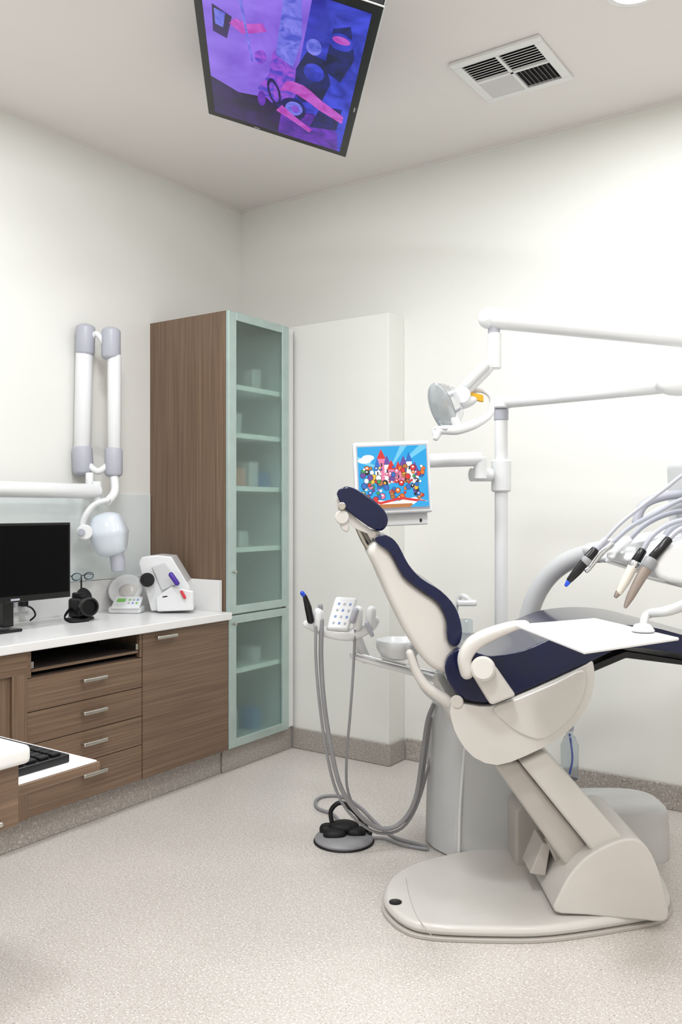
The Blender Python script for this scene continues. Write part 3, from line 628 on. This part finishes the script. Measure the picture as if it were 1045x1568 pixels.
for i in range(130):
    cx=random.uniform(0.05,0.95); cy=random.uniform(0.14,0.66); s=random.uniform(0.012,0.042); q=random.choice([2,3,4,5,6,8,9,11,1,2,7,3])
    shp.append((7,oval(cx,cy,s*1.15,s*1.35,8))); shp.append((q,oval(cx,cy,s*0.95,s*1.15,8)))
    if i%3==0: shp.append((1,oval(cx,cy+s*0.3,s*0.4,s*0.4,8)))
shp+=[(2,[(0.05,0.18),(0.3,0.10),(0.6,0.17),(0.95,0.10),(0.95,0.06),(0.6,0.13),(0.3,0.06),(0.05,0.14)]),(9,[(0.2,0.0),(0.8,0.0),(0.75,0.06),(0.25,0.06)]),(3,[(0.02,0.0),(0.2,0.0),(0.16,0.1),(0.04,0.1)]),(0,[(0.72,0.0),(1,0),(1,0.08),(0.85,0.1)])]
picture('cartoon_screen',O0+Ux*0.05+Vz*0.08+Nn*0.002,Ux*0.90,Vz*0.85,Nn,shp,pm,0.000012)
cbox('brand_mark',O0+Ux*0.86-Vz*0.10-Nn*0.037,r*0.008,Z*0.012,Nn*0.002,BLACK)
loft('monitor_arm',[E(640,706,3.13),E(736,703,3.13)],0.026,mat=WHITE,cap=0.2)
cyl('monitor_arm_elbow',E(736,734,3.13),E(736,700,3.13),0.024,WHITE)
loft('monitor_arm_b',[E(722,727,3.15),E(752,727,3.175)],0.025,mat=WHITE,cap=0.1)
cyl('monitor_joint',O0+Ux*0.82+Vz*0.6-Nn*0.04,O0+Ux*0.82+Vz*0.6-Nn*0.09,0.03,WHITE)
cbox('vesa_mount',O0+Ux*0.7+Vz*0.6-Nn*0.05,Ux*0.5,Vz*0.3,Nn*0.03,WHITE,0.005)
group('patient_monitor')
# foot control
fc=G(527,1288,0)
lathe('pedal_base',[(0.10,0),(0.112,0.004),(0.112,0.014),(0.10,0.026),(0.07,0.032)],fc,Z,GREY)
lathe('pedal_skirt',[(0.113,0),(0.117,0.003),(0.113,0.008)],fc,Z,RUB)
for dx_,dy_,rx in ((-0.035,-0.02,0.045),(0.045,0.0,0.04),(-0.06,0.03,0.035)):
    ell('pedal_pad',fc+r*dx_+f*dy_+Z*0.034,r*rx,f*0.034,Z*0.022,RUB,2.4)
ell('pedal_dome',fc+Z*0.05+f*0.02,r*0.06,f*0.045,Z*0.022,RUB)
loft('pedal_handle',[fc-r*0.045+f*0.04+Z*0.05,fc-r*0.05+f*0.05+Z*0.10,fc-r*0.01+f*0.05+Z*0.13,fc+r*0.05+f*0.04+Z*0.09,fc+r*0.10+f*0.0+Z*0.03],0.009,mat=BLACK)
loft('pedal_cable',[fc+f*0.09+Z*0.012]+[G(a,b,0.008) for a,b in ((512,1248),(488,1238),(484,1226),(498,1219),(525,1220),(552,1236),(578,1262),(605,1282),(630,1290),(652,1296))],0.0065,mat=GREY)
loft('pedal_cable_b',[G(a,b,0.008) for a,b in ((556,1292),(570,1284),(590,1284),(615,1293),(640,1298),(655,1300))],0.006,mat=GREY)
group('foot_control')
# ---------------------------------------------------------------- delivery unit
loft('curved_arm',[E(795,1070,3.12),E(800,1010,3.12),E(808,955,3.12),E(822,910,3.10),E(848,875,3.06),E(885,853,3.0),E(930,846,2.92),E(990,850,2.85)],[0.03,0.033]+[0.034]*6,mat=UNITG,seg=28)
solid('head_body',[E(922,852,2.72),E(930,836,2.72),E(985,826,2.72),E(1045,815,2.72),E(1120,812,2.72),E(1125,880,2.72),E(1045,900,2.72),E(1010,884,2.72),E(960,868,2.72)],f*0.22,WHITE,0.02,2)
solid('head_front_rail',[E(925,848,2.66),E(960,845,2.62),E(1050,860,2.56),E(1110,880,2.52),E(1110,896,2.52),E(1050,884,2.56),E(960,864,2.62),E(925,858,2.66)],f*0.09,WHITE,0.008)
ell('rail_cap',E(928,853,2.69),r*0.025,f*0.04,Z*0.018,WHITE)
for i,a in enumerate((940,966,992,1018)):
    loft('instrument_cradle',[E(a-4,852+i*4,2.56),E(a,842+i*4,2.62),E(a+2,838+i*4,2.68)],[0.012,0.017,0.017],[0.008,0.010,0.010],WHITE,side=r,n=3)
prism('side_module',[(1004,880),(1012,850),(1040,828),(1100,820),(1110,890),(1045,895)],2.44,2.62,WHITE,0.02,3)
def inst(name,pts,rs,mat,d): return loft(name,[E(a,b,d) for a,b in pts],[q/K*d for q in rs],mat=mat,cap=0.5)
inst('scaler_body',[(872,889),(885,874),(900,856),(912,842)],[4.5,7,7.5,6.5],BLACK,2.5); inst('scaler_tip',[(867,897),(871,891)],[2.5,4],BLUE,2.5)
inst('scaler_collar',[(896,862),(900,856)],[8,8],GREY,2.5); inst('scaler_hose_end',[(912,842),(928,826)],[5,5],LGREY,2.5)
inst('turbine_head',[(898,874),(903,870)],[4,4],CHROME,2.56); inst('turbine',[(903,870),(920,848),(938,832)],[3.5,5,6],CHROME,2.56)
inst('micromotor',[(948,908),(958,890),(972,864)],[5,7.5,8],HANDC,2.48); inst('micromotor_nose',[(943,914),(948,907)],[3,5],TAN,2.48)
inst('micromotor_top',[(974,860),(985,843)],[7.5,6.5],BLACK,2.48); inst('micromotor_ring',[(971,867),(974,862)],[9,9],CHROME,2.48)
inst('syringe_b',[(958,930),(966,914),(980,888),(996,862)],[2.5,6,8,9],TAN,2.44); inst('syringe_b_ring',[(992,868),(998,858)],[10.5,10.5],GREY,2.44)
inst('syringe_b_top',[(1000,854),(1025,826)],[7,6.5],BLACK,2.44)
inst('handpiece_c',[(930,860),(948,840),(965,826)],[3,5,5.5],WHITE,2.6)
inst('handpiece_d',[(990,862),(1002,842),(1018,822)],[4,5.5,6],UNITG,2.56)
for k,(pts,dd_,w_) in enumerate((([(926,828),(950,802),(985,774),(1020,748),(1050,725),(1100,700),(1150,720)],2.52,3.0),
     ([(938,832),(965,808),(1000,788),(1045,765),(1090,755),(1150,770)],2.58,3.6),
     ([(965,826),(985,806),(1015,790),(1050,782),(1100,780),(1150,790)],2.62,4.0),
     ([(985,843),(1000,820),(1025,803),(1055,795),(1110,792)],2.5,4.0),
     ([(1025,826),(1040,812),(1060,806),(1110,806)],2.46,4.0),
     ([(1018,822),(1030,808),(1055,800),(1110,800)],2.58,4.5),
     ([(975,800),(985,775),(1010,762),(1050,757),(1100,765)],2.66,7))):
    inst('whip_hose',pts,[w_]*len(pts),LGREY,dd_)
prism('hose_block',[(1090,700),(1160,690),(1170,830),(1095,830)],2.45,2.8,UNITG,0.02)
inst('whip_pad',[(985,800),(1010,785),(1045,775),(1100,772)],[6,9,10,10],WHITE,2.7)
tz=0.95
tp=[G(790,956,tz),G(912,946,tz),G(1041,976,tz),G(895,997,tz)]
solid('tray_plate',tp,-Z*0.008,WHITE,0.003)
loft('tray_arm',[G(985,966,tz)+Z*0.004,G(992,958,tz)+Z*0.03,E(1025,935,2.3),E(1060,920,2.4),E(1110,885,2.5)],[0.008,0.012,0.014,0.016,0.018],mat=UNITG)
lathe('tray_knob',[(0.028,0),(0.03,0.004),(0.02,0.018),(0.006,0.022)],G(985,968,tz)+Z*0.002,Z,UNITG)
group('instrument_delivery_unit')
# junction box
def drum(name,c,rx,ry,h,mat):
    bm=bmesh.new(); prev=None
    for z,s in ((0,0.985),(0.008,1.0),(h*0.6,0.99),(h-0.03,0.97),(h-0.012,0.95),(h-0.003,0.90),(h,0.82)):
        ring=[]
        for k in range(48):
            a=2*math.pi*k/48; cx=math.cos(a); sy=math.sin(a)
            cx=math.copysign(abs(cx)**0.7,cx); sy=math.copysign(abs(sy)**0.7,sy)
            ring.append(bm.verts.new(c+r*rx*s*cx+f*ry*s*sy+Z*z))
        if prev:
            for k in range(48): bm.faces.new((prev[k],prev[(k+1)%48],ring[(k+1)%48],ring[k]))
        else: bm.faces.new(ring)
        prev=ring
    bm.faces.new(prev); mk(name,bm,mat,ang=50)
drum('cover',P(1.02,3.21,0),0.19,0.16,0.185,SLATE)
loft('cable_duct',[P(1.0,3.2,0.03),P(0.9,3.25,0.03),P(0.76,3.3,0.03)],0.03,0.025,SLATE,side=Z)
group('floor_junction_box')
# ---------------------------------------------------------------- ceiling lights, with unseen fill lamps added
def dl_(x,y,pw,size=0.4,col=(0.95,0.98,1.0)):
    lathe('trim',[(0.085,0),(0.10,-0.003),(0.10,-0.006),(0.08,-0.007),(0.078,-0.002)],(x,y,CEIL-0.0005),Z,TOP)
    lathe('emitter',[(0.076,0),(0.076,0.002)],(x,y,CEIL-0.006),Z,LAMP)
    group('ceiling_downlight_or_fill')
    l=bpy.data.lights.new('downlight_or_fill_lamp','AREA'); l.shape='DISK'; l.size=size; l.energy=pw; l.color=col
    o=bpy.data.objects.new('downlight_or_fill_lamp',l); o.location=(x,y,CEIL-0.03); sc.collection.objects.link(o)
dl_(-0.80,2.90,16)
dl_(-2.15,1.85,24)  # unseen fixture, placed to brighten the desk shadow, left wall and cabinet
dl_(-1.35,2.0,26)  # added fill lamp out of view, lifts the shadow by the desk
dl_(-0.7,0.9,30)
dl_(0.5,1.6,20,col=(1,0.96,0.95))
dl_(-2.3,0.3,10)
dl_(0.2,-0.3,24,col=(1,0.88,0.85))  # added warm lamp behind the camera, tints the near floor pink
w_=bpy.data.worlds.new('world'); sc.world=w_; w_.use_nodes=True
w_.node_tree.nodes['Background'].inputs[0].default_value=(0.8,0.85,0.9,1); w_.node_tree.nodes['Background'].inputs[1].default_value=0.3
# ---------------------------------------------------------------- camera
cam=bpy.data.cameras.new('camera'); cam.sensor_fit='VERTICAL'; cam.sensor_height=36; cam.sensor_width=24; cam.lens=K/1568*36; cam.shift_y=-4/1568; cam.clip_start=0.05
co=bpy.data.objects.new('camera',cam); co.location=(0,0,H); co.rotation_euler=(math.pi/2,0,TH); sc.collection.objects.link(co); sc.camera=co
